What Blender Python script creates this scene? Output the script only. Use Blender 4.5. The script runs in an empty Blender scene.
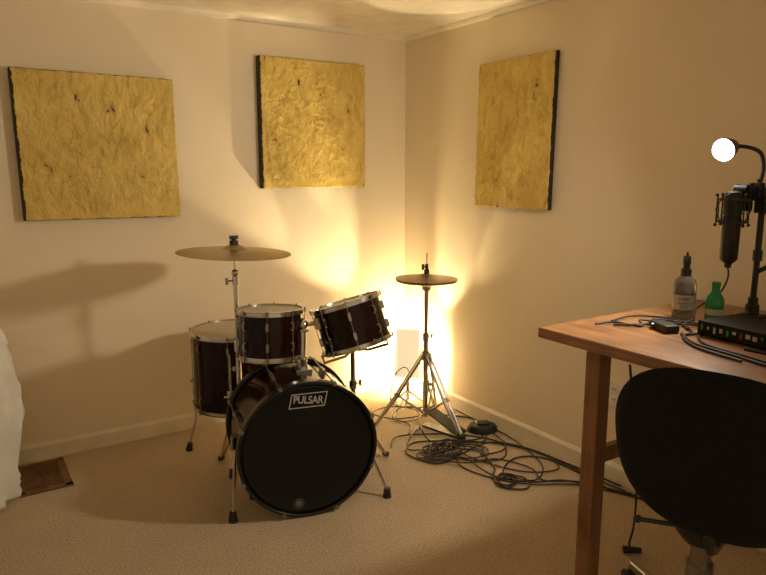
import bpy, math, random
from mathutils import Vector, Matrix, noise
random.seed(7)
COL=bpy.context.scene.collection
pi=math.pi
bpy.context.scene.view_settings.view_transform='Standard'

# ---------------------------------------------------------------- materials
def mat(name,col,rough=.5,metal=0,bump=0,bscale=50,col2=None,cscale=8,spec=None,coat=0,emit=None,estr=0,trans=0,detail=4,sheen=0):
    m=bpy.data.materials.new(name); m.use_nodes=True
    nt=m.node_tree; b=nt.nodes["Principled BSDF"]
    b.inputs["Base Color"].default_value=(*col,1)
    b.inputs["Roughness"].default_value=rough; b.inputs["Metallic"].default_value=metal
    if coat: b.inputs["Coat Weight"].default_value=coat; b.inputs["Coat Roughness"].default_value=.08
    if trans: b.inputs["Transmission Weight"].default_value=trans
    if spec is not None: b.inputs["Specular IOR Level"].default_value=spec
    if sheen: b.inputs["Sheen Weight"].default_value=sheen
    if emit: b.inputs["Emission Color"].default_value=(*emit,1); b.inputs["Emission Strength"].default_value=estr
    tc=nt.nodes.new("ShaderNodeTexCoord")
    n=nt.nodes.new("ShaderNodeTexNoise"); n.inputs["Scale"].default_value=cscale; n.inputs["Detail"].default_value=detail
    nt.links.new(tc.outputs["Object"],n.inputs["Vector"])
    r=nt.nodes.new("ShaderNodeValToRGB")
    c2=col2 if col2 else tuple(x*.88 for x in col)
    r.color_ramp.elements[0].color=(*c2,1); r.color_ramp.elements[1].color=(*col,1)
    r.color_ramp.elements[0].position=.35; r.color_ramp.elements[1].position=.65
    nt.links.new(n.outputs["Fac"],r.inputs["Fac"]); nt.links.new(r.outputs["Color"],b.inputs["Base Color"])
    if bump:
        n2=nt.nodes.new("ShaderNodeTexNoise"); n2.inputs["Scale"].default_value=bscale; n2.inputs["Detail"].default_value=3
        nt.links.new(tc.outputs["Object"],n2.inputs["Vector"])
        bp=nt.nodes.new("ShaderNodeBump"); bp.inputs["Strength"].default_value=bump; bp.inputs["Distance"].default_value=.01
        nt.links.new(n2.outputs["Fac"],bp.inputs["Height"]); nt.links.new(bp.outputs["Normal"],b.inputs["Normal"])
    return m

M={}
M['wall']=mat("wall_paint",(.86,.75,.57),.6,bump=.08,bscale=160,col2=(.84,.73,.55),cscale=3)
M['ceil']=mat("ceiling_paint",(.90,.83,.68),.7,bump=.12,bscale=120)
M['trim']=mat("trim_paint",(.88,.80,.65),.35)
M['black']=mat("black_rubber",(.012,.012,.012),.5)
M['blackgloss']=mat("black_gloss",(.008,.008,.008),.2)
M['hoopblack']=mat("black_lacquer",(.008,.007,.007),.3,coat=.2)
M['chrome']=mat("chrome",(.60,.59,.57),.16,1,col2=(.50,.49,.48))
M['steel']=mat("steel",(.40,.39,.38),.3,1)
M['lug']=mat("lug_metal",(.34,.33,.31),.2,1)
M['shell']=mat("wine_wrap",(.018,.004,.004),.12,col2=(.009,.002,.002),cscale=20,spec=.22)
M['head_black']=mat("black_drumhead",(.005,.005,.005),.5,spec=.25)
M['head_clear']=mat("coated_drumhead",(.55,.48,.36),.5)
M['silver_print']=mat("silver_print",(.50,.48,.45),.4)
M['grey_print']=mat("grey_print",(.13,.12,.11),.4)
M['canvas_black']=mat("black_frame",(.015,.011,.008),.6)
M['felt']=mat("felt",(.05,.045,.04),.9,bump=.5,bscale=300)
M['fabric_white']=mat("white_cotton",(.90,.88,.84),.85,bump=.25,bscale=60)
M['chair_mesh']=mat("chair_fabric",(.012,.012,.013),.9,bump=.5,bscale=400,spec=.2,col2=(.008,.008,.009),cscale=120,sheen=.04)
M['chair_plastic']=mat("chair_plastic",(.04,.04,.04),.35)
M['green_glass']=mat("green_glass",(.02,.42,.14),.12,trans=.5,col2=(.01,.35,.10))
M['smoke_plastic']=mat("smoky_plastic",(.30,.29,.28),.10,trans=.7)
M['paper']=mat("paper_label",(.50,.48,.45),.6)
M['white_plastic']=mat("white_plastic",(.88,.84,.76),.35)
M['pages']=mat("paper_pages",(.30,.26,.20),.8)
M['book_dark']=mat("dark_cover",(.012,.013,.013),.6,spec=.2)
M['book_red']=mat("red_print",(.40,.04,.03),.5)
M['book_green']=mat("green_print",(.06,.28,.10),.5)
M['cable']=mat("cable_rubber",(.014,.013,.012),.5)
M['vent']=mat("vent_bronze",(.24,.12,.055),.5,.2,col2=(.15,.07,.03))
M['vent_dark']=mat("vent_shadow",(.04,.02,.012),.8)
M['bulb']=mat("flood_lens",(1,.8,.5),.5,emit=(1,.77,.41),estr=290)
M['lens']=mat("lamp_lens",(1,1,1),.5,emit=(1,.93,.82),estr=40)
M['housing']=mat("glowing_housing",(.90,.84,.70),.4,emit=(1,.82,.52),estr=.65)  # faint emission put in so the housing looks lit from behind

# carpet
m=mat("carpet",(.60,.45,.27),.95,sheen=.3); M['carpet']=m
nt=m.node_tree; b=nt.nodes["Principled BSDF"]; tc=[n for n in nt.nodes if n.type=='TEX_COORD'][0]
n1=nt.nodes.new("ShaderNodeTexNoise"); n1.inputs["Scale"].default_value=115; n1.inputs["Detail"].default_value=4; n1.inputs["Roughness"].default_value=.75
n2=nt.nodes.new("ShaderNodeTexNoise"); n2.inputs["Scale"].default_value=3.5
for n in (n1,n2): nt.links.new(tc.outputs["Object"],n.inputs["Vector"])
r1=nt.nodes.new("ShaderNodeValToRGB"); r1.color_ramp.elements[0].color=(.40,.285,.155,1); r1.color_ramp.elements[1].color=(.83,.645,.41,1)
r1.color_ramp.elements[0].position=.33; r1.color_ramp.elements[1].position=.67
nt.links.new(n1.outputs["Fac"],r1.inputs["Fac"])
mx=nt.nodes.new("ShaderNodeMix"); mx.data_type='RGBA'; mx.blend_type='MULTIPLY'; mx.inputs[0].default_value=.3
r2=nt.nodes.new("ShaderNodeValToRGB"); r2.color_ramp.elements[0].color=(.7,.7,.7,1); r2.color_ramp.elements[0].position=.35; r2.color_ramp.elements[1].position=.65
nt.links.new(n2.outputs["Fac"],r2.inputs["Fac"]); nt.links.new(r1.outputs["Color"],mx.inputs[6]); nt.links.new(r2.outputs["Color"],mx.inputs[7])
nt.links.new(mx.outputs[2],b.inputs["Base Color"])
bp=nt.nodes.new("ShaderNodeBump"); bp.inputs["Strength"].default_value=.9; bp.inputs["Distance"].default_value=.012
nt.links.new(n1.outputs["Fac"],bp.inputs["Height"]); nt.links.new(bp.outputs["Normal"],b.inputs["Normal"])

# gold canvas
m=mat("gold_canvas",(.74,.50,.11),.42,0.0,spec=.5); M['gold']=m
nt=m.node_tree; b=nt.nodes["Principled BSDF"]; tc=[n for n in nt.nodes if n.type=='TEX_COORD'][0]
mp=nt.nodes.new("ShaderNodeMapping"); mp.inputs["Scale"].default_value=(1,.55,1); mp.inputs["Rotation"].default_value=(0,0,.6); nt.links.new(tc.outputs["Object"],mp.inputs["Vector"])
mp2=nt.nodes.new("ShaderNodeMapping"); mp2.inputs["Scale"].default_value=(1,.45,1); mp2.inputs["Rotation"].default_value=(0,0,-.25); nt.links.new(tc.outputs["Object"],mp2.inputs["Vector"])
n1=nt.nodes.new("ShaderNodeTexNoise"); n1.inputs["Scale"].default_value=26; n1.inputs["Detail"].default_value=4; n1.inputs["Roughness"].default_value=.6; n1.inputs["Distortion"].default_value=.8
r1=nt.nodes.new("ShaderNodeValToRGB"); cr=r1.color_ramp
cr.elements[0].position=.298; cr.elements[0].color=(.05,.025,.005,1); cr.elements[1].position=.75; cr.elements[1].color=(.84,.64,.20,1)
e=cr.elements.new(.310); e.color=(.58,.39,.09,1)
e=cr.elements.new(.5); e.color=(.76,.55,.135,1)
nt.links.new(mp2.outputs[0],n1.inputs["Vector"]); nt.links.new(n1.outputs["Fac"],r1.inputs["Fac"])
n3=nt.nodes.new("ShaderNodeTexNoise"); n3.inputs["Scale"].default_value=5; n3.inputs["Detail"].default_value=4
r3=nt.nodes.new("ShaderNodeValToRGB"); r3.color_ramp.elements[0].color=(.80,.75,.62,1); r3.color_ramp.elements[0].position=.35; r3.color_ramp.elements[1].position=.6
mx=nt.nodes.new("ShaderNodeMix"); mx.data_type='RGBA'; mx.blend_type='MULTIPLY'; mx.inputs[0].default_value=.6
nt.links.new(tc.outputs["Object"],n3.inputs["Vector"]); nt.links.new(n3.outputs["Fac"],r3.inputs["Fac"])
nt.links.new(r1.outputs["Color"],mx.inputs[6]); nt.links.new(r3.outputs["Color"],mx.inputs[7]); nt.links.new(mx.outputs[2],b.inputs["Base Color"])
n2=nt.nodes.new("ShaderNodeTexNoise"); n2.inputs["Scale"].default_value=26; n2.inputs["Detail"].default_value=9; n2.inputs["Roughness"].default_value=.62; n2.inputs["Distortion"].default_value=.5
nt.links.new(mp.outputs[0],n2.inputs["Vector"])
bp=nt.nodes.new("ShaderNodeBump"); bp.inputs["Strength"].default_value=.8; bp.inputs["Distance"].default_value=.021
nt.links.new(n2.outputs["Fac"],bp.inputs["Height"]); nt.links.new(bp.outputs["Normal"],b.inputs["Normal"])

# wood
def wood(name,c1,c2,axis,rough):
    m=bpy.data.materials.new(name); m.use_nodes=True; nt=m.node_tree; b=nt.nodes["Principled BSDF"]
    tc=nt.nodes.new("ShaderNodeTexCoord"); mp=nt.nodes.new("ShaderNodeMapping")
    sc=[10,10,10]; sc[axis]=.9; mp.inputs["Scale"].default_value=sc
    n=nt.nodes.new("ShaderNodeTexNoise"); n.inputs["Scale"].default_value=3; n.inputs["Detail"].default_value=9; n.inputs["Distortion"].default_value=1.6
    r=nt.nodes.new("ShaderNodeValToRGB"); r.color_ramp.elements[0].color=(*c1,1); r.color_ramp.elements[1].color=(*c2,1)
    r.color_ramp.elements[0].position=.3; r.color_ramp.elements[1].position=.7
    nw=nt.nodes.new("ShaderNodeTexNoise"); nw.inputs["Scale"].default_value=7; nw.inputs["Detail"].default_value=7
    rw=nt.nodes.new("ShaderNodeValToRGB"); rw.color_ramp.elements[0].color=(.55,.5,.47,1); rw.color_ramp.elements[0].position=.36; rw.color_ramp.elements[1].position=.58
    mx=nt.nodes.new("ShaderNodeMix"); mx.data_type='RGBA'; mx.blend_type='MULTIPLY'; mx.inputs[0].default_value=.65
    nt.links.new(tc.outputs["Object"],nw.inputs["Vector"]); nt.links.new(nw.outputs["Fac"],rw.inputs["Fac"])
    nt.links.new(tc.outputs["Object"],mp.inputs["Vector"]); nt.links.new(mp.outputs[0],n.inputs["Vector"]); nt.links.new(n.outputs["Fac"],r.inputs["Fac"])
    nt.links.new(r.outputs["Color"],mx.inputs[6]); nt.links.new(rw.outputs["Color"],mx.inputs[7])
    nt.links.new(mx.outputs[2],b.inputs["Base Color"]); b.inputs["Roughness"].default_value=rough
    return m
M['wood']=wood("desk_wood",(.25,.115,.05),(.44,.225,.10),1,.38)
M['woodleg']=wood("leg_wood",(.24,.11,.045),(.40,.20,.09),2,.45)

# cymbal bronze with lathed rings
m=mat("cymbal_bronze",(.42,.34,.20),.38,1); M['bronze']=m
nt=m.node_tree; b=nt.nodes["Principled BSDF"]; tc=[n for n in nt.nodes if n.type=='TEX_COORD'][0]
w=nt.nodes.new("ShaderNodeTexWave"); w.wave_type='RINGS'; w.rings_direction='Z'; w.inputs["Scale"].default_value=60; w.inputs["Distortion"].default_value=.4
nt.links.new(tc.outputs["Object"],w.inputs["Vector"])
bp=nt.nodes.new("ShaderNodeBump"); bp.inputs["Strength"].default_value=.15; bp.inputs["Distance"].default_value=.002
nt.links.new(w.outputs["Fac"],bp.inputs["Height"]); nt.links.new(bp.outputs["Normal"],b.inputs["Normal"])

# ---------------------------------------------------------------- mesh builder
def V(*a): return Vector(a)
def basis(z):
    z=Vector(z).normalized(); a=Vector((1,0,0)) if abs(z.x)<.8 else Vector((0,1,0))
    x=a.cross(z).normalized(); y=z.cross(x); return x,y,z
class MB:
    def __init__(s): s.v=[]; s.f=[]; s.m=[]
    def add(s,vs,fs,mi=0,T=None):
        o=len(s.v)
        s.v+= [tuple((T@Vector(p)) if T is not None else p) for p in vs]
        s.f+= [tuple(i+o for i in f) for f in fs]; s.m+=[mi]*len(fs); return s
    def box(s,c,d,mi=0,T=None):
        x,y,z=(q/2 for q in d)
        vs=[(c[0]+i*x,c[1]+j*y,c[2]+k*z) for i in(-1,1) for j in(-1,1) for k in(-1,1)]
        return s.add(vs,[(0,1,3,2),(4,6,7,5),(0,4,5,1),(2,3,7,6),(0,2,6,4),(1,5,7,3)],mi,T)
    def cyl(s,p0,p1,r0,r1=None,n=16,mi=0,T=None):
        if r1 is None: r1=r0
        p0=Vector(p0);p1=Vector(p1); x,y,z=basis(p1-p0)
        vs=[]
        for p,r in((p0,r0),(p1,r1)):
            for i in range(n):
                a=2*pi*i/n; vs.append(tuple(p+x*math.cos(a)*r+y*math.sin(a)*r))
        fs=[(i,(i+1)%n,n+(i+1)%n,n+i) for i in range(n)]
        fs.append(tuple(reversed(range(n)))); fs.append(tuple(range(n,2*n)))
        return s.add(vs,fs,mi,T)
    def lathe(s,prof,n=48,mi=0,T=None,closed=False):
        vs=[];fs=[]; k=len(prof)
        for i in range(n):
            a=2*pi*i/n
            for r,z in prof: vs.append((r*math.cos(a),r*math.sin(a),z))
        rng=k if closed else k-1
        for i in range(n):
            j=(i+1)%n
            for q in range(rng):
                q2=(q+1)%k; fs.append((i*k+q,j*k+q,j*k+q2,i*k+q2))
        return s.add(vs,fs,mi,T)
    def tube(s,pts,r,n=8,mi=0,T=None,rs=None):
        pts=[Vector(p) for p in pts]; vs=[];fs=[]
        t=(pts[1]-pts[0]).normalized(); x,y,_=basis(t)
        for i,p in enumerate(pts):
            if i==0: t=pts[1]-p
            elif i==len(pts)-1: t=p-pts[i-1]
            else: t=pts[i+1]-pts[i-1]
            if t.length<1e-9: t=Vector((0,0,1))
            t.normalize(); x=(x-t*x.dot(t)); 
            if x.length<1e-6: x=basis(t)[0]
            x.normalize(); y=t.cross(x)
            rr=rs[i] if rs else r
            for k in range(n):
                a=2*pi*k/n; vs.append(tuple(p+x*math.cos(a)*rr+y*math.sin(a)*rr))
        for i in range(len(pts)-1):
            for k in range(n):
                k2=(k+1)%n; fs.append((i*n+k,i*n+k2,(i+1)*n+k2,(i+1)*n+k))
        fs.append(tuple(reversed(range(n)))); fs.append(tuple((len(pts)-1)*n+k for k in range(n)))
        return s.add(vs,fs,mi,T)
    def sph(s,c,r,sc=(1,1,1),n=16,mi=0,T=None):
        vs=[];fs=[];h=n//2
        for i in range(h+1):
            ph=pi*i/h
            for j in range(n):
                a=2*pi*j/n; vs.append((c[0]+r*sc[0]*math.sin(ph)*math.cos(a),c[1]+r*sc[1]*math.sin(ph)*math.sin(a),c[2]+r*sc[2]*math.cos(ph)))
        for i in range(h):
            for j in range(n):
                j2=(j+1)%n; fs.append((i*n+j,(i+1)*n+j,(i+1)*n+j2,i*n+j2))
        return s.add(vs,fs,mi,T)
    def mesh(s,name,mats,smooth=35):
        me=bpy.data.meshes.new(name); me.from_pydata(s.v,[],s.f)
        for q in (mats if isinstance(mats,(list,tuple)) else [mats]): me.materials.append(q)
        for p,i in zip(me.polygons,s.m): p.material_index=i
        me.validate(); me.update()
        import bmesh
        bm=bmesh.new(); bm.from_mesh(me); bmesh.ops.remove_doubles(bm,verts=bm.verts,dist=1e-6); bmesh.ops.recalc_face_normals(bm,faces=bm.faces); bm.to_mesh(me); bm.free()
        if smooth:
            me.shade_smooth(); me.set_sharp_from_angle(angle=math.radians(smooth))
        return me
    def obj(s,name,mats,parent=None,smooth=35,bevel=0,label=None):
        o=bpy.data.objects.new(name,s.mesh(name,mats,smooth)); COL.objects.link(o)
        if parent: o.parent=parent
        if bevel:
            b=o.modifiers.new("bevel",'BEVEL'); b.width=bevel; b.segments=3; b.limit_method='ANGLE'
        if label: o["label"]=label
        return o
def link(me,name,parent,T):
    o=bpy.data.objects.new(name,me); COL.objects.link(o); o.parent=parent; o.matrix_local=T; return o
def thing(name,label,cat,loc=(0,0,0),T=None,group=None):
    e=bpy.data.objects.new(name,None); e.empty_display_size=.05; COL.objects.link(e)
    e.matrix_world=T if T is not None else Matrix.Translation(loc)
    e["label"]=label; e["category"]=cat
    if group: e["group"]=group
    return e
def tag(o,label,cat,group=None):
    o["label"]=label;o["category"]=cat
    if group:o["group"]=group
    return o
def struct(o): o["kind"]="structure"; return o
def text(name,s,size,m,parent,T,ext=.0004,off=0,sp=1):
    cu=bpy.data.curves.new(name,'FONT'); cu.body=s; cu.size=size; cu.extrude=ext; cu.align_x='CENTER'; cu.align_y='CENTER'; cu.offset=off; cu.space_character=sp
    o=bpy.data.objects.new(name+"_tmp",cu); COL.objects.link(o)
    me=bpy.data.meshes.new_from_object(o.evaluated_get(bpy.context.evaluated_depsgraph_get())); bpy.data.objects.remove(o)
    me.name=name; me.materials.clear(); me.materials.append(m)
    return link(me,name,parent,T)
def axisT(loc,z,up=None):
    x,y,z=basis(z)
    T=Matrix((x,y,z)).transposed().to_4x4(); T.translation=Vector(loc); return T
def spline(pts,sub=10):
    pts=[Vector(p) for p in pts]; P=[pts[0]]+pts+[pts[-1]]; out=[]
    for i in range(1,len(P)-2):
        a,b,c,d=P[i-1],P[i],P[i+1],P[i+2]
        for k in range(sub):
            t=k/sub
            out.append(.5*((2*b)+(c-a)*t+(2*a-5*b+4*c-d)*t*t+(3*b-a-3*c+d)*t**3))
    out.append(pts[-1]); return out

# ---------------------------------------------------------------- camera
Cc=V(-2.440,-3.502,1.399); th=math.radians(9.98)
d=V(.5446*math.cos(th),.8387*math.cos(th),-math.sin(th))
cam=bpy.data.cameras.new("camera"); cam.sensor_width=36; cam.lens=665/766*36; cam.clip_start=.05
co=bpy.data.objects.new("camera",cam); COL.objects.link(co)
co.location=Cc; co.rotation_euler=d.to_track_quat('-Z','Y').to_euler()
bpy.context.scene.camera=co

# ---------------------------------------------------------------- room
H=2.2; XL=-3.5; YF=-5.0
def plane_box(name,c,dm,m): return struct(MB().box(c,dm).obj(name,m,smooth=0))
plane_box("floor",((XL)/2,YF/2,-.05),(-XL+.2,-YF+.2,.1),M['carpet'])
plane_box("ceiling",(XL/2,YF/2,H+.05),(-XL+.2,-YF+.2,.1),M['ceil'])
plane_box("wall_back",(XL/2,.05,H/2),(-XL+.2,.1,H),M['wall'])
plane_box("wall_right",(.05,YF/2,H/2),(.1,-YF,H),M['wall'])
plane_box("wall_left",(XL-.05,YF/2,H/2),(.1,-YF,H),M['wall'])
def base(name,along,L):
    pr=[(0,0),(.016,0),(.016,.068),(.011,.078),(.006,.083),(0,.083)]
    mb=MB(); n=len(pr); vs=[]
    for t in (0,L):
        for o,z in pr: vs.append((-t,-o,z) if along=='x' else (-o,-t,z))
    fs=[(i,(i+1)%n,n+(i+1)%n,n+i) for i in range(n)]+[tuple(range(n)),tuple(range(n,2*n))]
    struct(mb.add(vs,fs).obj(name,M['trim'],smooth=20))
base("baseboard_back",'x',3.5); base("baseboard_right",'y',5.0)
def cove(name,along,L):
    pr=[(0,H),(.020,H),(.018,H-.010),(.010,H-.022),(0,H-.026)]
    n=len(pr); vs=[]
    for t in (0,L):
        for o,z in pr: vs.append((-t,-o,z) if along=='x' else (-o,-t,z))
    fs=[(i,(i+1)%n,n+(i+1)%n,n+i) for i in range(n)]+[tuple(range(n)),tuple(range(n,2*n))]
    struct(MB().add(vs,fs).obj(name,M['trim'],smooth=20))
cove("trim_1",'x',3.5); cove("trim_2",'y',5.0)

# ---------------------------------------------------------------- gold panels
def panel(label,T,w,h,seed,skew,dpt=.044,le=0,re=0,disc=None):
    """local: x width, y up, z outward from wall"""
    t=thing("wall_panel",label,"wall panel",T=T)
    n=150; vs=[];fs=[]
    for j in range(n+1):
        for i in range(n+1):
            u=i/n-.5; v=j/n-.5
            ed=min(.5-abs(u),.5-abs(v))
            k=min(1,ed*16)
            p=Vector((u*5+seed,v*5,seed*.7))
            msk=max(.3,min(1,noise.noise(p*.8+Vector((3,1,8)))*2.2+.65))
            z=noise.noise(p*.9)*.005+noise.fractal(p*3.0,.9,2,5)*.0026*msk
            r=noise.noise(p*1.2+Vector((9,9,9))); z+=max(0,.04-abs(r))*.08*msk
            r=noise.noise(Vector((p.x*1.6+p.y*.9,p.y*3.0-p.x*.6,seed+3))); z+=max(0,.05-abs(r))*.06*msk
            if disc:
                dd=math.hypot(u*w-disc[0],v*h-disc[1]); z+=.0030*math.exp(-((dd-disc[2])/.014)**2)*(.6+noise.noise(p*1.5)) - .002/(1+math.exp((dd-disc[2])/.008))
            z=max(z,-.004)
            wx=.006*noise.noise(Vector((v*22,seed,0)))+.004*noise.noise(Vector((v*60,seed,3)))
            wy=.005*noise.noise(Vector((u*22,seed,9)))
            vs.append((u*w+skew*v+wx*(1-k),v*h+wy*(1-k),dpt+.006+z*k))
    for j in range(n):
        for i in range(n):
            a=j*(n+1)+i; fs.append((a,a+1,a+n+2,a+n+1))
    o=MB().add(vs,fs).obj("canvas_front",M['gold'],t,smooth=60)
    so=o.modifiers.new("thick",'SOLIDIFY'); so.thickness=.006; so.offset=-1
    mb=MB(); hw,hh=w/2,h/2; e=.001
    fr=[(-hw-le+skew*-.5,-hh-e),(hw+re+skew*-.5,-hh-e),(hw+re+skew*.5,hh+e),(-hw-le+skew*.5,hh+e)]
    v2=[(x,y,z) for z in (0.002,dpt+.001) for x,y in fr]
    mb.add(v2,[(0,1,2,3),(4,7,6,5)]+[(i,(i+1)%4,4+(i+1)%4,4+i) for i in range(4)])
    mb.obj("frame",M['canvas_black'],t,smooth=0,bevel=.002)
    return t
def wallT_back(x,z,rot,tilt=0): return Matrix.Translation((x,0,z))@Matrix.Rotation(pi/2,4,'X')@Matrix.Rotation(rot,4,'Z')@Matrix.Rotation(tilt,4,'Y')
panel("large square mustard gold lumpy-textured panel with black edges hung on the wall",wallT_back(-1.797,1.508,math.radians(-.4)),.705,.675,1.3,-.012,le=.010)
panel("mustard gold wrinkled panel with a faint round impression and black edges",wallT_back(-.652,1.652,0),.650,.70,5.1,-.0,le=.006,disc=(-.12,.02,.10))
TR=Matrix.Translation((0,-.978,1.578))@Matrix.Rotation(-pi/2,4,'Z')@Matrix.Rotation(pi/2,4,'X')
panel("mustard gold crumpled panel with black edges on the side wall",TR,.525,.735,9.4,.012,.024,re=.005)

# ---------------------------------------------------------------- drums
def ring(mb,r0,r1,z0,z1,mi=0,n=64,T=None):
    mb.lathe([(r0,z0),(r1,z0),(r1,z1),(r0,z1)],n,mi,T,closed=True)
def tom(name,label,T,R,Hh,nl=8,head='head_clear',cat="drum"):
    """local z = axis, origin at bottom centre"""
    t=thing(name,label,cat,T=T)
    MB().lathe([(R-.008,.006),(R,.006),(R,Hh-.006),(R-.008,Hh-.006)],64,closed=True).obj("shell",M['shell'],t)
    for nm,z0,sg in (("hoop",0,1),("hoop",Hh,-1)):
        mb=MB(); o=z0
        pr=[(R+.002,o+sg*.012),(R+.009,o+sg*.012),(R+.009,o+sg*.009),(R+.006,o+sg*.008),(R+.006,o-sg*.003),(R+.010,o-sg*.005),(R+.010,o-sg*.008),(R+.003,o-sg*.008)]
        mb.lathe(pr,64,closed=True).obj(nm,M['chrome'],t)
    for z,mm in ((Hh,head),(0,'head_clear')):
        MB().lathe([(0,z),(R*.5,z),(R+.003,z),(R+.003,z-.002 if z else .002),(0,z-.002 if z else .002)],64).obj("drumhead",M[mm],t)
    lug=MB(); c1=min(.055,Hh*.28)
    for zc in (c1,Hh-c1):
        lug.box((R+.006,0,zc),(.013,.012,.026)).cyl((R+.004,0,zc-.018),(R+.004,0,zc+.018),.006,n=10)
    lug.cyl((R+.010,0,-.004),(R+.010,0,Hh+.004),.0015,n=6)
    lug.box((R+.012,0,Hh-.004),(.008,.012,.010)); lug.box((R+.012,0,.004),(.008,.012,.010))
    lug.cyl((R+.012,0,Hh),(R+.012,0,Hh+.012),.0045,.004,n=6); lug.cyl((R+.012,0,0),(R+.012,0,-.012),.0045,.004,n=6)
    me=lug.mesh("tension_lug",M['lug'])
    for i in range(nl): link(me,"tension_lug",t,Matrix.Rotation(2*pi*(i+.35)/nl,4,'Z'))
    b=MB(); a=-1.95
    b.lathe([(0,.0015),(.011,.001),(.012,0)],20,T=Matrix.Rotation(a,4,'Z')@Matrix.Translation((R,0,Hh*.62))@Matrix.Rotation(pi/2,4,'Y'))
    b.obj("badge",M['silver_print'],t)
    return t
def axT(center,axis,Hh):
    z=Vector(axis).normalized(); T=axisT(Vector(center)-z*Hh/2,z); return T
tom("rack_tom","small dark wine rack tom with chrome hoops above the bass drum",axT((-1.333,-.915,.714),(.035,.05,1),.19),.134,.195)
tom("rack_tom","tilted dark wine rack tom with chrome hoops on a stand",axT((-1.008,-1.045,.740),(-.19,.26,1),.19),.146,.19)
FT=V(-1.335,-.475,0)
ft=tom("floor_tom","deep dark wine floor tom standing on three chrome legs",Matrix.Translation(FT+V(0,0,.275)),.199,.365,8,'head_clear')
for a in (138,243,10):
    ca,sa=math.cos(math.radians(a)),math.sin(math.radians(a)); r=.218
    mb=MB(); p=V(ca*r,sa*r,0)
    mb.cyl(p+V(0,0,.30),p+V(0,0,-.10),.005,n=10); mb.cyl(p+V(0,0,-.10),p+V(ca*.045,sa*.045,-.250),.005,n=10)
    lg=mb.obj("leg",M['chrome'],ft)
    MB().cyl(p+V(ca*.04,sa*.04,-.235),p+V(ca*.048,sa*.048,-.274),.013,.018,n=14).obj("rubber_foot",M['black'],lg)
    T=Matrix.Rotation(math.radians(a),4,'Z')
    MB().box((.208,0,.10),(.026,.032,.055),T=T).cyl((.224,-.03,.10),(.224,.03,.10),.006,n=8,T=T).obj("leg_bracket",M['chrome'],ft,bevel=.003)

# bass drum : local x right, y up, z to the front
nB=V(-.235,-.972,0).normalized()
TB=Matrix((V(0,0,1).cross(nB),V(0,0,1),nB)).transposed().to_4x4(); TB.translation=V(-1.309,-1.205,0)
bd=thing("bass_drum","large bass drum with black front head and dark wine shell","bass drum",T=TB)
RB=.288; DB=.37; TC=Matrix.Translation((0,RB,0))
MB().lathe([(RB-.026,-DB+.02),(RB-.014,-DB+.02),(RB-.014,-.02),(RB-.026,-.02)],96,closed=True,T=TC).obj("shell",M['shell'],bd)
for z in (-.022,-DB-.018):
    mb=MB(); ring(mb,RB-.013,RB,z,z+.040,T=TC,n=96); mb.obj("hoop",M['hoopblack'],bd,bevel=.003)
fh=MB().lathe([(0,.006),(RB*.6,.006),(RB-.035,.006),(RB-.026,.010),(RB-.013,.004),(RB-.013,0),(0,0)],96,T=TC).obj("front_head",M['head_black'],bd)
MB().lathe([(0,-DB-.005),(RB-.014,-DB-.005),(RB-.014,-DB),(0,-DB)],96,T=TC).obj("batter_head",M['head_clear'],bd)
cl=MB()
cl.box((RB+.003,0,-.004),(.008,.018,.036)).box((RB-.002,0,.0185),(.010,.014,.004)).cyl((RB+.002,0,-.02),(RB+.002,0,-.16),.003,n=8).cyl((RB+.001,0,-.15),(RB+.001,0,-.205),.009,n=10).box((RB-.006,0,-.178),(.018,.018,.05))
cl.cyl((RB+.002,0,-.165),(RB+.002,0,-DB+.02),.003,n=8).box((RB+.003,0,-DB+.004),(.008,.020,.04)).box((RB-.005,0,-DB-.021),(.016,.018,.005))
me=cl.mesh("claw_hook",M['steel'])
for i in range(8):
    a=math.radians(22.5+45*i); link(me,"claw_hook",bd,TC@Matrix.Rotation(a,4,'Z'))
# logo
sk=Matrix.Identity(4); sk[0][1]=.22
L0=Matrix.Translation((.002,RB+.208,.0072))
mb=MB(); 
for (c,dm) in (((0,.028,0),(.148,.0035,.001)),((0,-.028,0),(.148,.0035,.001)),((-.072,0,0),(.0035,.056,.001)),((.072,0,0),(.0035,.056,.001))): mb.box(c,dm,T=L0@sk)
mb.obj("logo_border",M['silver_print'],fh,smooth=0)
text("logo_text","PULSAR",.043,M['silver_print'],fh,L0@sk@Matrix.Diagonal((.84,1,1,1)),off=.0005,sp=.98)
mb=MB(); ring(mb,.019,.022,0,.0008,T=Matrix.Translation((-.045,.060,.0068))); mb.lathe([(0,.0008),(.014,.0006),(.014,0)],24,T=Matrix.Translation((-.045,.060,.0068))); mb.obj("emblem",M['grey_print'],fh)
# spurs
for sx,foot in ((-1,(-.305,0,-.047)),(1,(.352,0,-.035))):
    mb=MB()
    st=V(-.280,.32,-.09) if sx<0 else V(.273,.24,-.08)
    f0=V(foot[0],.028,foot[2])
    mb.cyl(st,f0,.0065,n=10).box(tuple(st),(.03,.05,.04))
    sp=mb.obj("spur",M['chrome'],bd)
    MB().cyl(f0+V(0,.014,0),V(foot[0],.0,foot[2]),.014,.019,n=14).obj("rubber_foot",M['black'],sp)
Bi=TB.inverted()
mb=MB()
p=Bi@V(-1.240,-1.02,.565); q=Bi@V(-1.228,-1.01,.755)
mb.box((p.x,2*RB-.012,p.z),(.07,.018,.09)); mb.cyl(p,q,.015,n=14)
mb.cyl((p.x,2*RB-.01,p.z),(p.x,2*RB+.04,p.z),.023,n=14)
mb.sph(tuple(q),.024); 
a1=Bi@V(-1.265,-.985,.745); a2=Bi@V(-1.155,-1.02,.755)
mb.cyl(q,a1,.010,n=10); mb.cyl(q,a2,.010,n=10)
mb.box(tuple(a1),(.035,.05,.035)); mb.box(tuple(a2),(.04,.05,.035))
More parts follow.
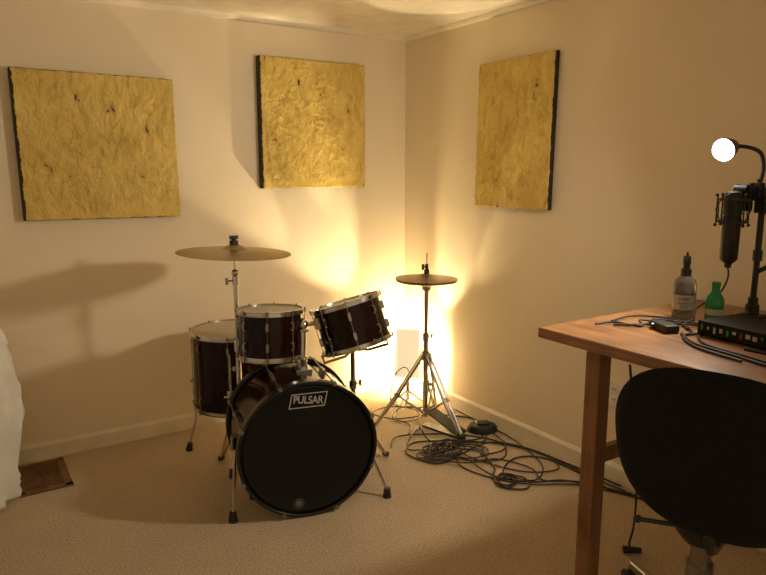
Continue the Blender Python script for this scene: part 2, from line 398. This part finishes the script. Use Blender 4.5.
w=q+V(0,-.02,.03); mb.cyl(q,w,.006,n=8); mb.box(tuple(w),(.035,.012,.006))
mb.obj("tom_holder",M['chrome'],bd,bevel=.003)

# ---------------------------------------------------------------- stands
def tripod(t,feet,zj,zf=.014,r=.0065,brace=True):
    for fx,fy in feet:
        dr=Vector((fx,fy,0)).normalized(); side=Vector((-dr.y,dr.x,0))
        top=dr*.02+V(0,0,zj); mid=dr*(Vector((fx,fy,0)).length*.6)+V(0,0,zj*.42); ft=V(fx,fy,zf)
        mb=MB()
        for s in(-1,1): mb.tube([top+side*.014*s,mid+side*.015*s,ft+side*.005*s],r,8)
        if brace:
            for s in(-1,1): mb.cyl(dr*.015+V(0,0,zj*.18)+side*.010*s,top.lerp(ft,.55)+side*.010*s,.005,n=8)
            b_=top.lerp(ft,.55); mb.box(tuple(b_),(.02,.02,.02))
        lg=mb.obj("leg",M['chrome'],t)
        MB().cyl(ft+V(0,0,.012)-dr*.012,ft+dr*.012-V(0,0,.002),.011,.014,n=12).sph(tuple(ft+dr*.008),.0135).obj("rubber_foot",M['black'],lg)
    MB().cyl((0,0,zj-.025),(0,0,zj+.025),.025,n=18).box((.028,0,zj),(.03,.014,.014)).obj("leg_collar",M['chrome'],t)
    MB().cyl((0,0,zj*.18-.02),(0,0,zj*.18+.02),.019,n=16).obj("lower_collar",M['chrome'],t)
def wing(mb,p,ax=(1,0,0)):
    p=Vector(p);ax=Vector(ax); e=p+ax*.03
    mb.cyl(p,e,.004,n=8); mb.box(tuple(e),(.012,.008,.030))
def cymprof(R,hb,rb,bow,t=.0014):
    up=[]
    for i in range(8):
        u=i/7; up.append((max(.006,rb*u),bow+hb*math.cos(u*pi/2)))
    for i in range(1,13):
        u=i/12; up.append((rb+(R-rb)*u,bow*(1-u**1.5)))
    return up+[(r,z-t) for r,z in reversed(up)]
cs=thing("crash_cymbal_stand","chrome cymbal stand with one large bronze crash cymbal","cymbal stand",(-1.408,-.714,0))
ZC=1.043
MB().cyl((0,0,.10),(0,0,.62),.0125,n=14).obj("lower_tube",M['chrome'],cs)
MB().cyl((0,0,.60),(0,0,.92),.0095,n=14).obj("upper_tube",M['chrome'],cs)
mb=MB().cyl((0,0,.60),(0,0,.645),.018,n=14); wing(mb,(0.01,0,.62)); mb.obj("height_clamp",M['chrome'],cs)
mb=MB().cyl((0,0,.90),(0,0,.94),.014,n=14); wing(mb,(-.01,0,.92),(-1,0,0))
mb.sph((0,0,.955),.016).cyl((0,0,.95),(0,0,ZC+.06),.0045,n=10).cyl((0,0,ZC-.03),(0,0,ZC-.012),.013,n=14).obj("tilter",M['chrome'],cs)
tripod(cs,[(-.05,-.24),(-.03,.20),(.22,.09)],.36)
tl=Matrix.Translation((0,0,ZC))@Matrix.Rotation(math.radians(2.5),4,V(.5446,.8387,0))
MB().lathe(cymprof(.248,.022,.055,.018),96,T=None).obj("cymbal",M['bronze'],cs).matrix_local=tl
MB().cyl((0,0,ZC+.036),(0,0,ZC+.054),.019,n=18).obj("felt_washer",M['felt'],cs)
MB().cyl((0,0,ZC-.012),(0,0,ZC+.012),.015,n=18).obj("felt_washer",M['felt'],cs)
MB().cyl((0,0,ZC+.052),(0,0,ZC+.068),.011,n=10).box((0,0,ZC+.068),(.038,.008,.016)).obj("wing_nut",M['black'],cs)
# hi-hat
hh=thing("hi_hat_stand","chrome hi-hat stand with paired bronze cymbals and foot pedal","hi-hat",(-.322,-.67,0))
ZH=.818
MB().cyl((0,0,.05),(0,0,.50),.0145,n=14).obj("lower_tube",M['chrome'],hh)
mb=MB().cyl((0,0,.48),(0,0,.77),.0115,n=14).cyl((0,0,.485),(0,0,.525),.019,n=14).cyl((0,0,.765),(0,0,.785),.022,.026,n=16); wing(mb,(.01,0,.505)); mb.obj("upper_tube",M['chrome'],hh)
MB().cyl((0,0,.50),(0,0,.965),.0032,n=8).obj("pull_rod",M['chrome'],hh)
tripod(hh,[(-.261,.109),(.035,-.281),(.20,.17)],.40,r=.0085)
MB().lathe([(r,-z) for r,z in cymprof(.166,.014,.045,.012)],80).obj("bottom_cymbal",M['bronze'],hh).matrix_local=Matrix.Translation((0,0,ZH-.002))
MB().lathe(cymprof(.168,.016,.045,.012),80).obj("top_cymbal",M['bronze'],hh).matrix_local=Matrix.Translation((0,0,ZH+.010))@Matrix.Rotation(math.radians(1.0),4,'Y')
mb=MB().cyl((0,0,ZH+.034),(0,0,ZH+.058),.014,n=14).cyl((0,0,ZH+.058),(0,0,ZH+.088),.009,n=10); wing(mb,(-.004,0,ZH+.074),(-.7,0,0)); mb.obj("clutch",M['black'],hh)
T=Matrix.Rotation(math.radians(-78),4,'Z')
mb=MB(); 
mb.add([(.02,-.04,.10),(.02,.04,.10),(.26,-.045,.018),(.26,.045,.018),(.02,-.04,.108),(.02,.04,.108),(.26,-.045,.026),(.26,.045,.026)],[(0,1,3,2),(4,6,7,5),(0,4,5,1),(2,3,7,6),(0,2,6,4),(1,5,7,3)],T=T).box((.14,0,.006),(.26,.07,.010),T=T)
mb.obj("pedal",M['black'],hh,bevel=.002)
# tom stand
ts=thing("tom_stand","chrome tripod stand holding up the tilted tom","drum stand",(-.940,-.935,0))
MB().cyl((0,0,.10),(0,0,.42),.0125,n=14).obj("lower_tube",M['chrome'],ts)
mb=MB().cyl((0,0,.40),(0,0,.59),.0105,n=14).cyl((0,0,.40),(0,0,.44),.018,n=14); wing(mb,(.01,0,.42)); mb.sph((0,0,.595),.024); wing(mb,(.01,-.01,.59)); wing(mb,(-.01,-.01,.575),(-1,0,0)); mb.obj("upper_tube",M['chrome'],ts)
cb=V(-.050,-.115,.620)
ax=Vector((-.19,.26,1)).normalized(); x_,y_,_=basis(ax)
for k in range(3):
    a=2*pi*k/3+.5; o=x_*math.cos(a)+y_*math.sin(a); e=cb+o*.164
    MB().tube([V(0,0,.59),cb+o*.06-ax*.012,e-ax*.006,e+ax*.030],.0065,8).obj("basket_arm",M['chrome'],ts)
tripod(ts,[(.20,.03),(-.10,-.17),(-.08,.18)],.30)

# ---------------------------------------------------------------- flood lamp turned towards the corner
wl=thing("flood_lamp","pale upright boxy flood lamp turned towards the corner, washing walls","lamp",T=Matrix.Translation((-.215,-.350,0))@Matrix.Rotation(math.radians(-42),4,'Z'))
hs=MB().box((0,0,.320),(.140,.030,.30)).obj("housing",M['housing'],wl,bevel=.008)
MB().box((0,.0165,.265),(.115,.003,.18)).obj("lens",M['bulb'],wl,smooth=0)
mb=MB()
mb.cyl((0,0,.03),(0,0,.18),.010,n=12)
for a in (0,2.1,4.2): mb.cyl((0,0,.09),(math.cos(a+.5)*.10,math.sin(a+.5)*.10,.006),.006,n=8)
mb.box((-.076,0,.28),(.006,.02,.20)).box((.076,0,.28),(.006,.02,.20)).box((0,0,.178),(.158,.02,.006)).obj("stand",M['steel'],wl)
def streak_spot(wdir,size,blend,en,zo=.30):  # extra spots added to throw fan-shaped streaks on walls and ceiling
    l=bpy.data.lights.new("added_streak_spot",'SPOT'); l.energy=en; l.color=(1,.79,.45); l.spot_size=math.radians(size); l.spot_blend=blend; l.shadow_soft_size=.025
    o=bpy.data.objects.new("added_streak_spot",l); COL.objects.link(o); o.parent=wl; dv=wl.matrix_world.to_3x3().inverted()@Vector(wdir).normalized(); o.location=V(0,0.05,zo); o.rotation_euler=dv.to_track_quat('-Z','Y').to_euler()
streak_spot((-.60,.28,1),44,.6,75)
streak_spot((-.95,.24,1),18,.4,80)
streak_spot((-.42,.22,1),14,.4,60)
streak_spot((.24,-.34,1),40,.6,55)
streak_spot((.16,-.80,1),18,.4,60)
streak_spot((-.15,-.35,1),26,.3,50,.50)
streak_spot((-.55,-.30,1),16,.3,40,.50)
streak_spot((.05,-.75,1),14,.3,30,.50)
# ---------------------------------------------------------------- floor bits
fp=thing("foot_pedal","small rounded black foot switch pedal on the carpet","pedal",T=Matrix.Translation((-.115,-.915,0))@Matrix.Rotation(math.radians(-28),4,'Z'))
MB().lathe([(0,0),(.068,0),(.072,.006),(.070,.026),(.060,.040),(0,.044)],32).obj("housing",M['black'],fp).scale=(1.15,.85,1)
MB().box((0,0,.048),(.07,.05,.012)).obj("tread",M['blackgloss'],fp,bevel=.004)

def cable(label,pts,r=.0036,name="cable",group="tangled cables on the carpet",cat="cable",sub=8):
    P=spline(pts,sub); o=MB().tube(P,r,6).obj(name,M['cable'],smooth=80)
    return tag(o,label,cat,group)
def loopy(cx,cy,n,R,jx,z0=.006,ex=1.1):
    pts=[]; ph=random.uniform(0,6.28); 
    for i in range(int(n*9)):
        a=ph+i*2*pi/9; rr=R*(.8+.6*noise.noise(Vector((i*.3,cx*7,cy*5))))
        dx=jx*noise.noise(Vector((i*.09,3.3,cx*3))); dy=jx*noise.noise(Vector((i*.09,7.7,cy*3)))
        pts.append((cx+dx+rr*ex*math.cos(a),cy+dy+rr/ex*math.sin(a),z0+.008*random.random()+.001*(i%9)))
    return pts
LB="black audio cable looped and tangled on the carpet"
def z(p,h=.006): return [(x,y,h+.004*random.random()) for x,y in p]
cable(LB,z([(-.38,-.70),(-.52,-.80),(-.60,-.92)])+loopy(-.50,-1.00,4,.085,.07)+z([(-.40,-1.15),(-.30,-1.40),(-.14,-1.48),(-.06,-1.35)]))
cable(LB,z([(-.14,-.98),(-.22,-1.04),(-.36,-.98)])+loopy(-.45,-1.00,4,.10,.08)+z([(-.50,-1.20),(-.46,-1.38),(-.36,-1.52),(-.24,-1.60),(-.12,-1.70),(-.05,-1.85)]))
cable(LB,z([(-.10,-.99),(-.14,-1.12),(-.22,-1.18)])+loopy(-.42,-1.08,3,.12,.10)+z([(-.44,-1.36),(-.34,-1.50),(-.20,-1.58),(-.12,-1.74),(-.05,-1.82)]))
cable(LB,z([(-.66,-.84),(-.56,-.74),(-.40,-.80),(-.24,-.92),(-.15,-1.1),(-.26,-1.24),(-.40,-1.20),(-.46,-1.06),(-.30,-.98),(-.12,-1.20),(-.07,-1.52),(-.10,-1.74),(-.04,-1.90)]))
cable(LB,loopy(-.43,-1.45,5,.055,.025)+z([(-.32,-1.50),(-.18,-1.42),(-.10,-1.22),(-.06,-1.05),(-.05,-.8),(-.04,-.6)]))
cable(LB,loopy(-.52,-1.05,5,.06,.03)+z([(-.42,-1.18),(-.30,-1.24),(-.24,-1.40),(-.28,-1.52),(-.16,-1.62),(-.08,-1.8),(-.04,-2.0)]))
cable(LB,z([(-.25,-.55),(-.12,-.66),(-.05,-.80),(-.20,-1.00),(-.38,-.92),(-.54,-.86),(-.64,-.96),(-.58,-1.12),(-.42,-1.10),(-.2,-1.06),(-.09,-1.22),(-.05,-1.5),(-.03,-1.75)]),.0044)
cable(LB,z([(-.33,-.62),(-.44,-.86),(-.40,-1.02),(-.32,-1.12),(-.38,-1.30),(-.46,-1.38),(-.48,-1.48),(-.40,-1.54),(-.34,-1.46),(-.38,-1.36),(-.22,-1.28),(-.10,-1.36),(-.08,-1.6),(-.06,-1.8)]),.004)
cable(LB,z([(-.20,-.28)])+loopy(-.34,-.46,2,.12,.08)+z([(-.40,-.62),(-.48,-.74)]),.0035)
cable("black power cord curling up behind the flood lamp",[(-.215,-.375,.20),(-.28,-.41,.26),(-.34,-.40,.22),(-.36,-.38,.08),(-.30,-.34,.01),(-.20,-.45,.008),(-.10,-.42,.01),(-.05,-.3,.05)],.0035,name="power_cord")

# floor vent
vt=thing("floor_vent","bronze metal floor register with narrow slats by the baseboard","floor vent",(-2.195,-.225,0))
mb=MB()
for c,dm in (((0,.155,.004),(.22,.03,.008)),((0,-.155,.004),(.22,.03,.008)),((-.095,0,.004),(.03,.33,.008)),((.095,0,.004),(.03,.33,.008))): mb.box(c,dm)
mb.obj("frame",M['vent'],vt,smooth=0)
mb=MB()
for i in range(12): mb.box((0,-.132+i*.024,.005),(.17,.011,.004))
mb.box((0,0,.0045),(.012,.29,.005)); mb.obj("slats",M['vent'],vt,smooth=0)
MB().box((0,0,.001),(.18,.29,.002)).obj("duct_shade",M['vent_dark'],vt,smooth=0)  # flat dark sheet, its colour stands in for the shade inside the duct

# outlet
ol=thing("wall_outlet","cream duplex power outlet plate on the wall","power outlet",T=Matrix.Translation((0,-1.665,.405))@Matrix.Rotation(-pi/2,4,'Z')@Matrix.Rotation(pi/2,4,'X'))
MB().box((0,0,.003),(.072,.115,.006)).obj("plate",M['white_plastic'],ol,bevel=.002)
for y in(-.024,.024):
    s=MB().lathe([(0,.004),(.016,.004),(.017,.0)],24,T=Matrix.Translation((0,y,.005))).obj("socket",M['white_plastic'],ol)
    for x in (-.006,.006): MB().box((x,y+.002,.0095),(.003,.010,.001)).obj("slot",M['black'],s)

# ---------------------------------------------------------------- bed with duvet at the side
bed=thing("bed","white duvet hanging in folds over the side of a bed","bed",(-2.95,-1.0,0))
MB().box((0,0,.36),(.95,1.8,.22)).obj("mattress",M['fabric_white'],bed,bevel=.05)
MB().box((0,0,.19),(.93,1.78,.10)).obj("bed_frame",M['woodleg'],bed,bevel=.01)
for sx in(-.42,.42):
    for sy in(-.84,.84): MB().box((sx,sy,.07),(.06,.06,.14)).obj("leg",M['woodleg'],bed,smooth=0)
ny,ns=220,90; vs=[];fs=[]
for j in range(ny+1):
    y=.88-1.72*j/ny
    yw=y-1.0
    edge=-2.290 if yw>-.42 else -2.290-.165*min(1,(-.42-yw)/.20)**.8
    edge-=.05*max(0,(yw+.22)/.12)**2 if yw>-.22 else 0
    for i in range(ns+1):
        s=i/ns
        ph=yw*85+2.5*noise.noise(Vector((yw*5,s*2.5,0)))+s*5
        fold=.028*(1-abs(math.sin(ph*.5))**.6*2)+.024*noise.noise(Vector((yw*9,s*5,5)))
        if s<.4:
            u=s/.4; x=-3.38+u*(edge-.07+3.38); zz=.74+.09*math.sin(u*3)+.03*noise.noise(Vector((x*5,yw*5,1)))
        elif s<.5:
            u=(s-.4)/.1; x=edge-.07+.07*math.sin(u*pi/2)+fold*u*.4; zz=.753-.07*(1-math.cos(u*pi/2))+.03*noise.noise(Vector((x*5,yw*5,1)))*(1-u)
        else:
            u=(s-.5)/.5; x=edge+fold*(.5+.8*u)+.012*math.sin(u*5)+.018*math.sin(u*pi)-.010; zz=.68-.665*u
        vs.append((x+2.95,y,zz))
for j in range(ny):
    for i in range(ns):
        a=j*(ns+1)+i; fs.append((a,a+1,a+ns+2,a+ns+1))
dv=MB().add(vs,fs).obj("duvet",M['fabric_white'],bed,smooth=80)
so=dv.modifiers.new("thick",'SOLIDIFY'); so.thickness=.008; so.offset=-1

# ---------------------------------------------------------------- desk
DZ=.90; X0,X1=-.876,-.004; Y0,Y1=-2.015,-3.75
dk=thing("desk","tall worn orange-brown wooden desk with square legs against the wall","desk",((X0+X1)/2,(Y0+Y1)/2,0))
cx,cy=(X0+X1)/2,(Y0+Y1)/2
MB().box((0,0,DZ-.017),(X1-X0,Y0-Y1,.034)).obj("desktop",M['wood'],dk,bevel=.004)
for lx in(-.800,-.085):
    for ly in(-2.200,-3.57): MB().box((lx-cx,ly-cy,(DZ-.034)/2),(.054,.054,DZ-.034)).obj("leg",M['woodleg'],dk,bevel=.003)
for ly in(-2.200,-3.57): MB().box((-.445-cx,ly-cy,.845),(.65,.024,.04)).obj("apron",M['woodleg'],dk,smooth=0,bevel=.002)
for ly in(-2.200,-3.57): MB().box((-.445-cx,ly-cy,.505),(.65,.026,.05)).obj("stretcher",M['woodleg'],dk,smooth=0,bevel=.002)

# items on desk
bt=thing("spray_bottle","smoky clear bottle with black nozzle cap and pale printed label","bottle",(-.36,-2.19,DZ))
MB().lathe([(0,.001),(.032,.001),(.036,.006),(.037,.02),(.037,.115),(.033,.132),(.018,.146),(.014,.150),(.014,.154),(0,.154)],32).obj("body",M['smoke_plastic'],bt)
lb=MB().lathe([(.0375,.034),(.0378,.034),(.0378,.084),(.0375,.084)],32).obj("label",M['paper'],bt)
MB().cyl((0,0,.148),(0,0,.170),.017,n=20).cyl((0,0,.170),(0,0,.187),.011,n=16).cyl((0,0,.187),(0,0,.214),.013,.012,n=16).cyl((0,0,.214),(0,0,.228),.005,.003,n=10).box((-.012,-.008,.202),(.022,.010,.010)).obj("nozzle",M['black'],bt)
fd=math.atan2(-1.31,-2.08)
for s,zz,sz in (("CLEAN",.072,.012),("care spray",.058,.009),("250 ml",.046,.008)):
    text("label_text",s,sz,M['book_dark'],lb,Matrix.Rotation(fd,4,'Z')@Matrix.Translation((.0383,0,zz))@Matrix.Rotation(pi/2,4,'Z')@Matrix.Rotation(pi/2,4,'X'))
gb=thing("green_bottle","small green glass bottle with a pale printed label","bottle",(-.335,-2.285,DZ))
MB().lathe([(0,.001),(.026,.001),(.029,.006),(.029,.070),(.025,.086),(.013,.102),(.012,.120),(.0135,.121),(.0135,.126),(0,.126)],28).obj("body",M['green_glass'],gb)
MB().cyl((0,0,.124),(0,0,.137),.0135,n=16).obj("cap",M['green_glass'],gb)
MB().lathe([(.0293,.028),(.0297,.028),(.0297,.048),(.0293,.048)],28).obj("label",M['paper'],gb)
bx=thing("audio_interface","small black audio box with a knob","audio device",T=Matrix.Translation((-.575,-2.265,DZ))@Matrix.Rotation(math.radians(-25),4,'Z'))
MB().box((0,0,.013),(.05,.095,.024)).obj("case",M['black'],bx,bevel=.005)
MB().cyl((-.024,.02,.014),(-.032,.02,.014),.006,n=14).obj("knob",M['steel'],bx)
def book(label,loc,rot,dm,cov,pat=False):
    t=thing("book",label,"book",T=Matrix.Translation(loc)@Matrix.Rotation(rot,4,'Z'),group="books stacked on the desk")
    w,l,h=dm
    c=MB().box((.002,0,.0015),(w,l,.003)).box((.002,0,h-.0015),(w,l,.003)).box((-w/2+.002,0,h/2),(.003,l,h)).obj("cover",M[cov],t,smooth=0,bevel=.001)
    MB().box((.0,0,h/2),(w-.008,l-.008,h-.006)).obj("pages",M['pages'],t,smooth=0)
    if pat:
        random.seed(3)
        for q in range(16):
            yy=.46-q*.058; mm,nm=random.choice((('book_red','red_mark'),('book_green','green_mark'),('book_red','red_mark'),('silver_print','pale_mark')))
            MB().box((-w/2+.0003,l*yy,h*random.uniform(.4,.65)),(.001,l*random.uniform(.014,.04),h*random.uniform(.2,.45))).obj(nm,M[mm],c,smooth=0)
    return t
book("thin black notebook lying flat at the bottom of the stack",(-.51,-2.68,DZ),math.radians(3),(.17,.30,.006),'book_dark')
book("thick dark hardback with small red and green marks on its spine",(-.475,-2.545,DZ+.0065),math.radians(-4),(.17,.36,.042),'book_dark',True)
LD="thin black cable trailing across the desk"
zd=DZ+.005
def dcable(p,r=.0036): return cable(LD,[(x,y,zd+h) for x,y,h in p],r,group="cables on the desk")
dcable([(-.70,-2.10,0),(-.64,-2.12,.002),(-.60,-2.20,0),(-.55,-2.16,.006),(-.50,-2.22,0),(-.46,-2.30,.003),(-.52,-2.36,0),(-.60,-2.34,0)])
dcable([(-.62,-2.10,0),(-.52,-2.10,.004),(-.44,-2.14,0),(-.42,-2.26,0),(-.40,-2.33,.004),(-.34,-2.34,0),(-.24,-2.36,0)])
dcable([(-.58,-2.33,0),(-.66,-2.42,0),(-.69,-2.55,0),(-.72,-2.72,0),(-.68,-2.95,0)],.004)
dcable([(-.55,-2.22,.012),(-.48,-2.18,.002),(-.42,-2.30,0),(-.50,-2.34,0),(-.64,-2.44,0),(-.68,-2.62,0),(-.74,-2.8,0)])
dcable([(-.66,-2.14,0),(-.58,-2.20,.003),(-.50,-2.18,.006),(-.47,-2.24,.003),(-.53,-2.33,.0),(-.62,-2.36,0),(-.70,-2.46,0),(-.73,-2.6,.0)],.004)

# microphone stand
o=V(-.175,-2.325,DZ)
ma=thing("boom_stand","black scissor-arm desk stand holding a studio microphone","microphone stand",o)
MB().cyl((0,0,0),(0,0,.05),.022,n=18).box((0,0,.008),(.07,.07,.016)).cyl((0,0,.05),(0,0,.075),.016,n=16).obj("clamp_base",M['black'],ma,bevel=.003)
MB().cyl((0,0,.07),(0,0,.42),.010,n=12).cyl((0,0,.20),(0,0,.235),.015,n=14).obj("post",M['black'],ma)
j1=V(0,0,.42); j2=V(.08,-.24,.60); j3=V(.02,-.12,.24)
mb=MB().cyl(j1-V(.026,0,0),j1+V(.026,0,0),.026,n=16).box(tuple(j1+V(0,0,-.035)),(.036,.036,.05))
for s in(-.014,.014): mb.cyl(j1+V(s,0,0),j2+V(s,0,0),.007,n=8)
mb.cyl(j2-V(.02,0,0),j2+V(.02,0,0),.016,n=14).obj("lower_arm",M['black'],ma,bevel=.002)
mb=MB()
for s in(-.012,.012): mb.cyl(j1+V(s,0,-.03),j3+V(s,0,0),.007,n=8)
mb.cyl(j3-V(.020,0,0),j3+V(.020,0,0),.018,n=12).cyl(j3,V(0,0,.16),.008,n=8); mb.obj("brace_arm",M['black'],ma)
up=V(-.245,-2.292,1.335)-o
mb=MB().cyl(j1,up,.011,n=10).cyl(up-V(.0,.020,0),up+V(.0,.020,0),.019,n=14).cyl(up,up+V(-.01,.0,-.06),.011,n=10).box(tuple(j1.lerp(up,.5)),(.036,.036,.04))
wing(mb,up,(0,-1,.3)); wing(mb,j1.lerp(up,.5),(0,-.6,1))
mb.obj("mount_arm",M['black'],ma)
def spring(A,B,off):
    spg=[]
    for i in range(120):
        t_=i/119; p=Vector(A).lerp(Vector(B),.1+.75*t_)+off; a=i*.9; spg.append(p+V(math.cos(a)*.008,math.sin(a)*.005,math.sin(a)*.008))
    MB().tube(spg,.0018,5).obj("spring",M['steel'],ma)
spring(j1,j2,V(0,0,.022)); spring(j1,j3,V(0,-.01,.015))
mic=thing("studio_microphone","black cylindrical studio condenser microphone in a spidery shock mount","microphone",(-.278,-2.285,1.080))
MB().lathe([(0,0),(.010,0),(.012,.014),(.022,.022),(.0275,.030),(.0285,.168),(.0265,.170),(.0265,.174),(.0285,.176),(.029,.232),(.024,.248),(.010,.254),(0,.254)],32).obj("body",M['black'],mic)
for zz in (.177,.228):
    mb=MB(); ring(mb,.0295,.0310,zz,zz+.003,n=32); mb.obj("grille_band",M['chair_plastic'],mic)
mb=MB()
for zz,rr in ((.150,.046),(.222,.046)): ring(mb,rr,rr+.004,zz,zz+.006,n=36)
for k in range(6):
    a=k*2*pi/6+.2; mb.cyl((math.cos(a)*.048,math.sin(a)*.048,.142),(math.cos(a)*.048,math.sin(a)*.048,.238),.0026,n=8)
    mb.cyl((math.cos(a)*.048,math.sin(a)*.048,.142),(math.cos(a+.5)*.054,math.sin(a+.5)*.054,.19),.0020,n=6)
    mb.cyl((math.cos(a)*.048,math.sin(a)*.048,.238),(math.cos(a+.5)*.054,math.sin(a+.5)*.054,.19),.0020,n=6)
    mb.sph((math.cos(a)*.050,math.sin(a)*.050,.240),.006,n=8).sph((math.cos(a)*.050,math.sin(a)*.050,.142),.006,n=8)
for k in range(8):
    a=k*pi/4; b_=a+.45
    for zz in(.154,.226): mb.cyl((math.cos(a)*.047,math.sin(a)*.047,zz),(math.cos(b_)*.028,math.sin(b_)*.028,zz-.010),.0016,n=6)
mb.cyl((.041,-.01,.19),(.054,-.018,.23),.009,n=8).box((.053,-.015,.21),(.026,.026,.045)); mb.obj("shock_mount",M['black'],mic)
pl=[(-.278,-2.285,1.084),(-.280,-2.290,1.045),(-.30,-2.275,.99),(-.345,-2.23,.94),(-.41,-2.26,.912),(-.46,-2.26,.906),(-.52,-2.31,.906)]
cable("black microphone cable drooping from the microphone to the desk",pl,.0034,name="microphone_cable",group="cables on the desk")

# desk lamp clipped on the stand
hl=V(-.250,-2.218,1.466)
o=V(-.205,-2.322,1.345)
dl=thing("desk_lamp","small gooseneck clip lamp with rounded dark shade and lit bulb","lamp",o)
aim=V(-.97,-.02,-.26).normalized()
TH=axisT(hl-o,aim)
back=(hl-o)-aim*.062
MB().tube(spline([(0,0,0),(.014,-.002,.04),(.026,.004,.078),(.034,.022,.112),(.034,.060,.130),tuple(back)],10),.0065,8).obj("gooseneck",M['black'],dl)
MB().box((0,0,-.01),(.03,.03,.05)).box((.012,-.02,-.02),(.04,.014,.014)).obj("clip",M['black'],dl,bevel=.003)
MB().lathe([(.0,-.080),(.012,-.078),(.016,-.066),(.026,-.052),(.034,-.030),(.039,-.010),(.040,.000),(.038,.000),(.030,-.020),(.016,-.04),(0,-.045)],32,T=TH).obj("lamp_shade",M['chair_plastic'],dl)
MB().sph((0,0,-.002),.0355,(1,1,.75),28,T=TH).obj("bulb",M['lens'],dl)
ld=bpy.data.lights.new("desk_lamp_light",'SPOT'); ld.energy=52; ld.color=(1,.86,.66); ld.spot_size=math.radians(172); ld.spot_blend=.95; ld.shadow_soft_size=.06
lo=bpy.data.objects.new("desk_lamp_light",ld); COL.objects.link(lo); lo.parent=dl; lo.location=(hl-o)+aim*.07; lo.rotation_euler=V(-.78,.60,-.22).to_track_quat('-Z','Y').to_euler()

# ---------------------------------------------------------------- chair (local +x forward)
ch=thing("office_chair","black fabric office chair with rounded back on a grey metal base","office chair",T=Matrix.Translation((-.735,-2.60,-.0))@Matrix.Rotation(math.radians(18),4,'Z'))
def padmesh(w,h,th,curve,e,taper,mapf):
    nr,na=16,72; out=[];fs=[]
    for side in(1,-1):
        for i in range(nr+1):
            r=i/nr
            for k in range(na):
                a=2*pi*k/na; ca,sa=math.cos(a),math.sin(a)
                q=(abs(ca)**e+abs(sa)**e)**(-1/e)
                yy=ca*q*r*w/2; zz=sa*q*r*h/2
                yy*=1+taper*(zz/(h/2))
                out.append(mapf(yy,zz,curve*yy*yy/(w*w/4), side*th/2*(1-r**5)**.5))
    half=(nr+1)*na
    for s in(0,1):
        for i in range(nr):
            for k in range(na):
                k2=(k+1)%na; a=s*half+i*na
                fs.append((a+k,a+k2,a+na+k2,a+na+k))
    return MB().add(out,fs)
padmesh(.495,.455,.040,.030,2.5,.06,lambda y,z_,c_,t_:(-.225+c_+t_-.04*(z_/.23),y,.712+z_)).obj("backrest",M['chair_mesh'],ch,smooth=60)
padmesh(.42,.40,.06,.012,3.4,.0,lambda y,z_,c_,t_:(.05+z_,y,.525+c_+t_)).obj("seat",M['chair_mesh'],ch,smooth=60)
MB().tube(spline([(-.185,.0,.60),(-.185,0,.50),(-.165,0,.45),(-.12,0,.425),(-.04,0,.42)],6),.014,10).obj("back_support",M['chair_plastic'],ch)
OX,OY=-.02,.05
MB().lathe([(0,.475),(.055,.473),(.078,.455),(.076,.42),(.055,.39),(.035,.38),(0,.38)],24,T=Matrix.Translation((OX,OY,0))).cyl((OX,OY,.42),(OX-.04,OY+.16,.41),.007,n=8).sph((OX-.04,OY+.165,.41),.012).obj("tilt_mechanism",M['chair_plastic'],ch)
MB().cyl((OX,OY,.12),(OX,OY,.32),.036,n=20).cyl((OX,OY,.32),(OX,OY,.40),.027,n=20).obj("gas_lift",M['steel'],ch)
MB().cyl((OX,OY,.09),(OX,OY,.17),.048,n=20).obj("base_hub",M['steel'],ch)
for k in range(5):
    a=2*pi*k/5+.78
    T=Matrix.Translation((OX,OY,0))@Matrix.Rotation(a,4,'Z')
    lg=MB().add([(.03,-.026,.105),(.03,.026,.105),(.37,-.015,.066),(.37,.015,.066),(.03,-.022,.16),(.03,.022,.16),(.37,-.013,.09),(.37,.013,.09)],[(0,1,3,2),(4,6,7,5),(0,4,5,1),(2,3,7,6),(0,2,6,4),(1,5,7,3)],T=T).obj("base_leg",M['steel'],ch,bevel=.005)
    MB().cyl((.365,-.026,.030),(.365,-.006,.030),.030,n=20,T=T).cyl((.365,.006,.030),(.365,.026,.030),.030,n=20,T=T).cyl((.365,0,.03),(.365,0,.07),.007,n=8,T=T).box((.365,0,.05),(.035,.014,.03),T=T).obj("caster",M['chair_plastic'],lg)

hc=cable("black cable hanging beneath the desk with a plug",[(-.70,-2.24,.80),(-.62,-2.22,.55),(-.52,-2.17,.30),(-.45,-2.12,.12),(-.44,-2.10,.03),(-.42,-2.12,.012)],.0042,name="hanging_cable",group="cables beneath the desk")
MB().cyl((-.46,-2.09,.014),(-.41,-2.13,.014),.014,.010,n=12).obj("plug",M['black'],hc)

# ---------------------------------------------------------------- world ambient
w=bpy.data.worlds.new("world"); bpy.context.scene.world=w; w.use_nodes=True
bg=w.node_tree.nodes["Background"]; bg.inputs[0].default_value=(1,.745,.43,1); bg.inputs[1].default_value=.58
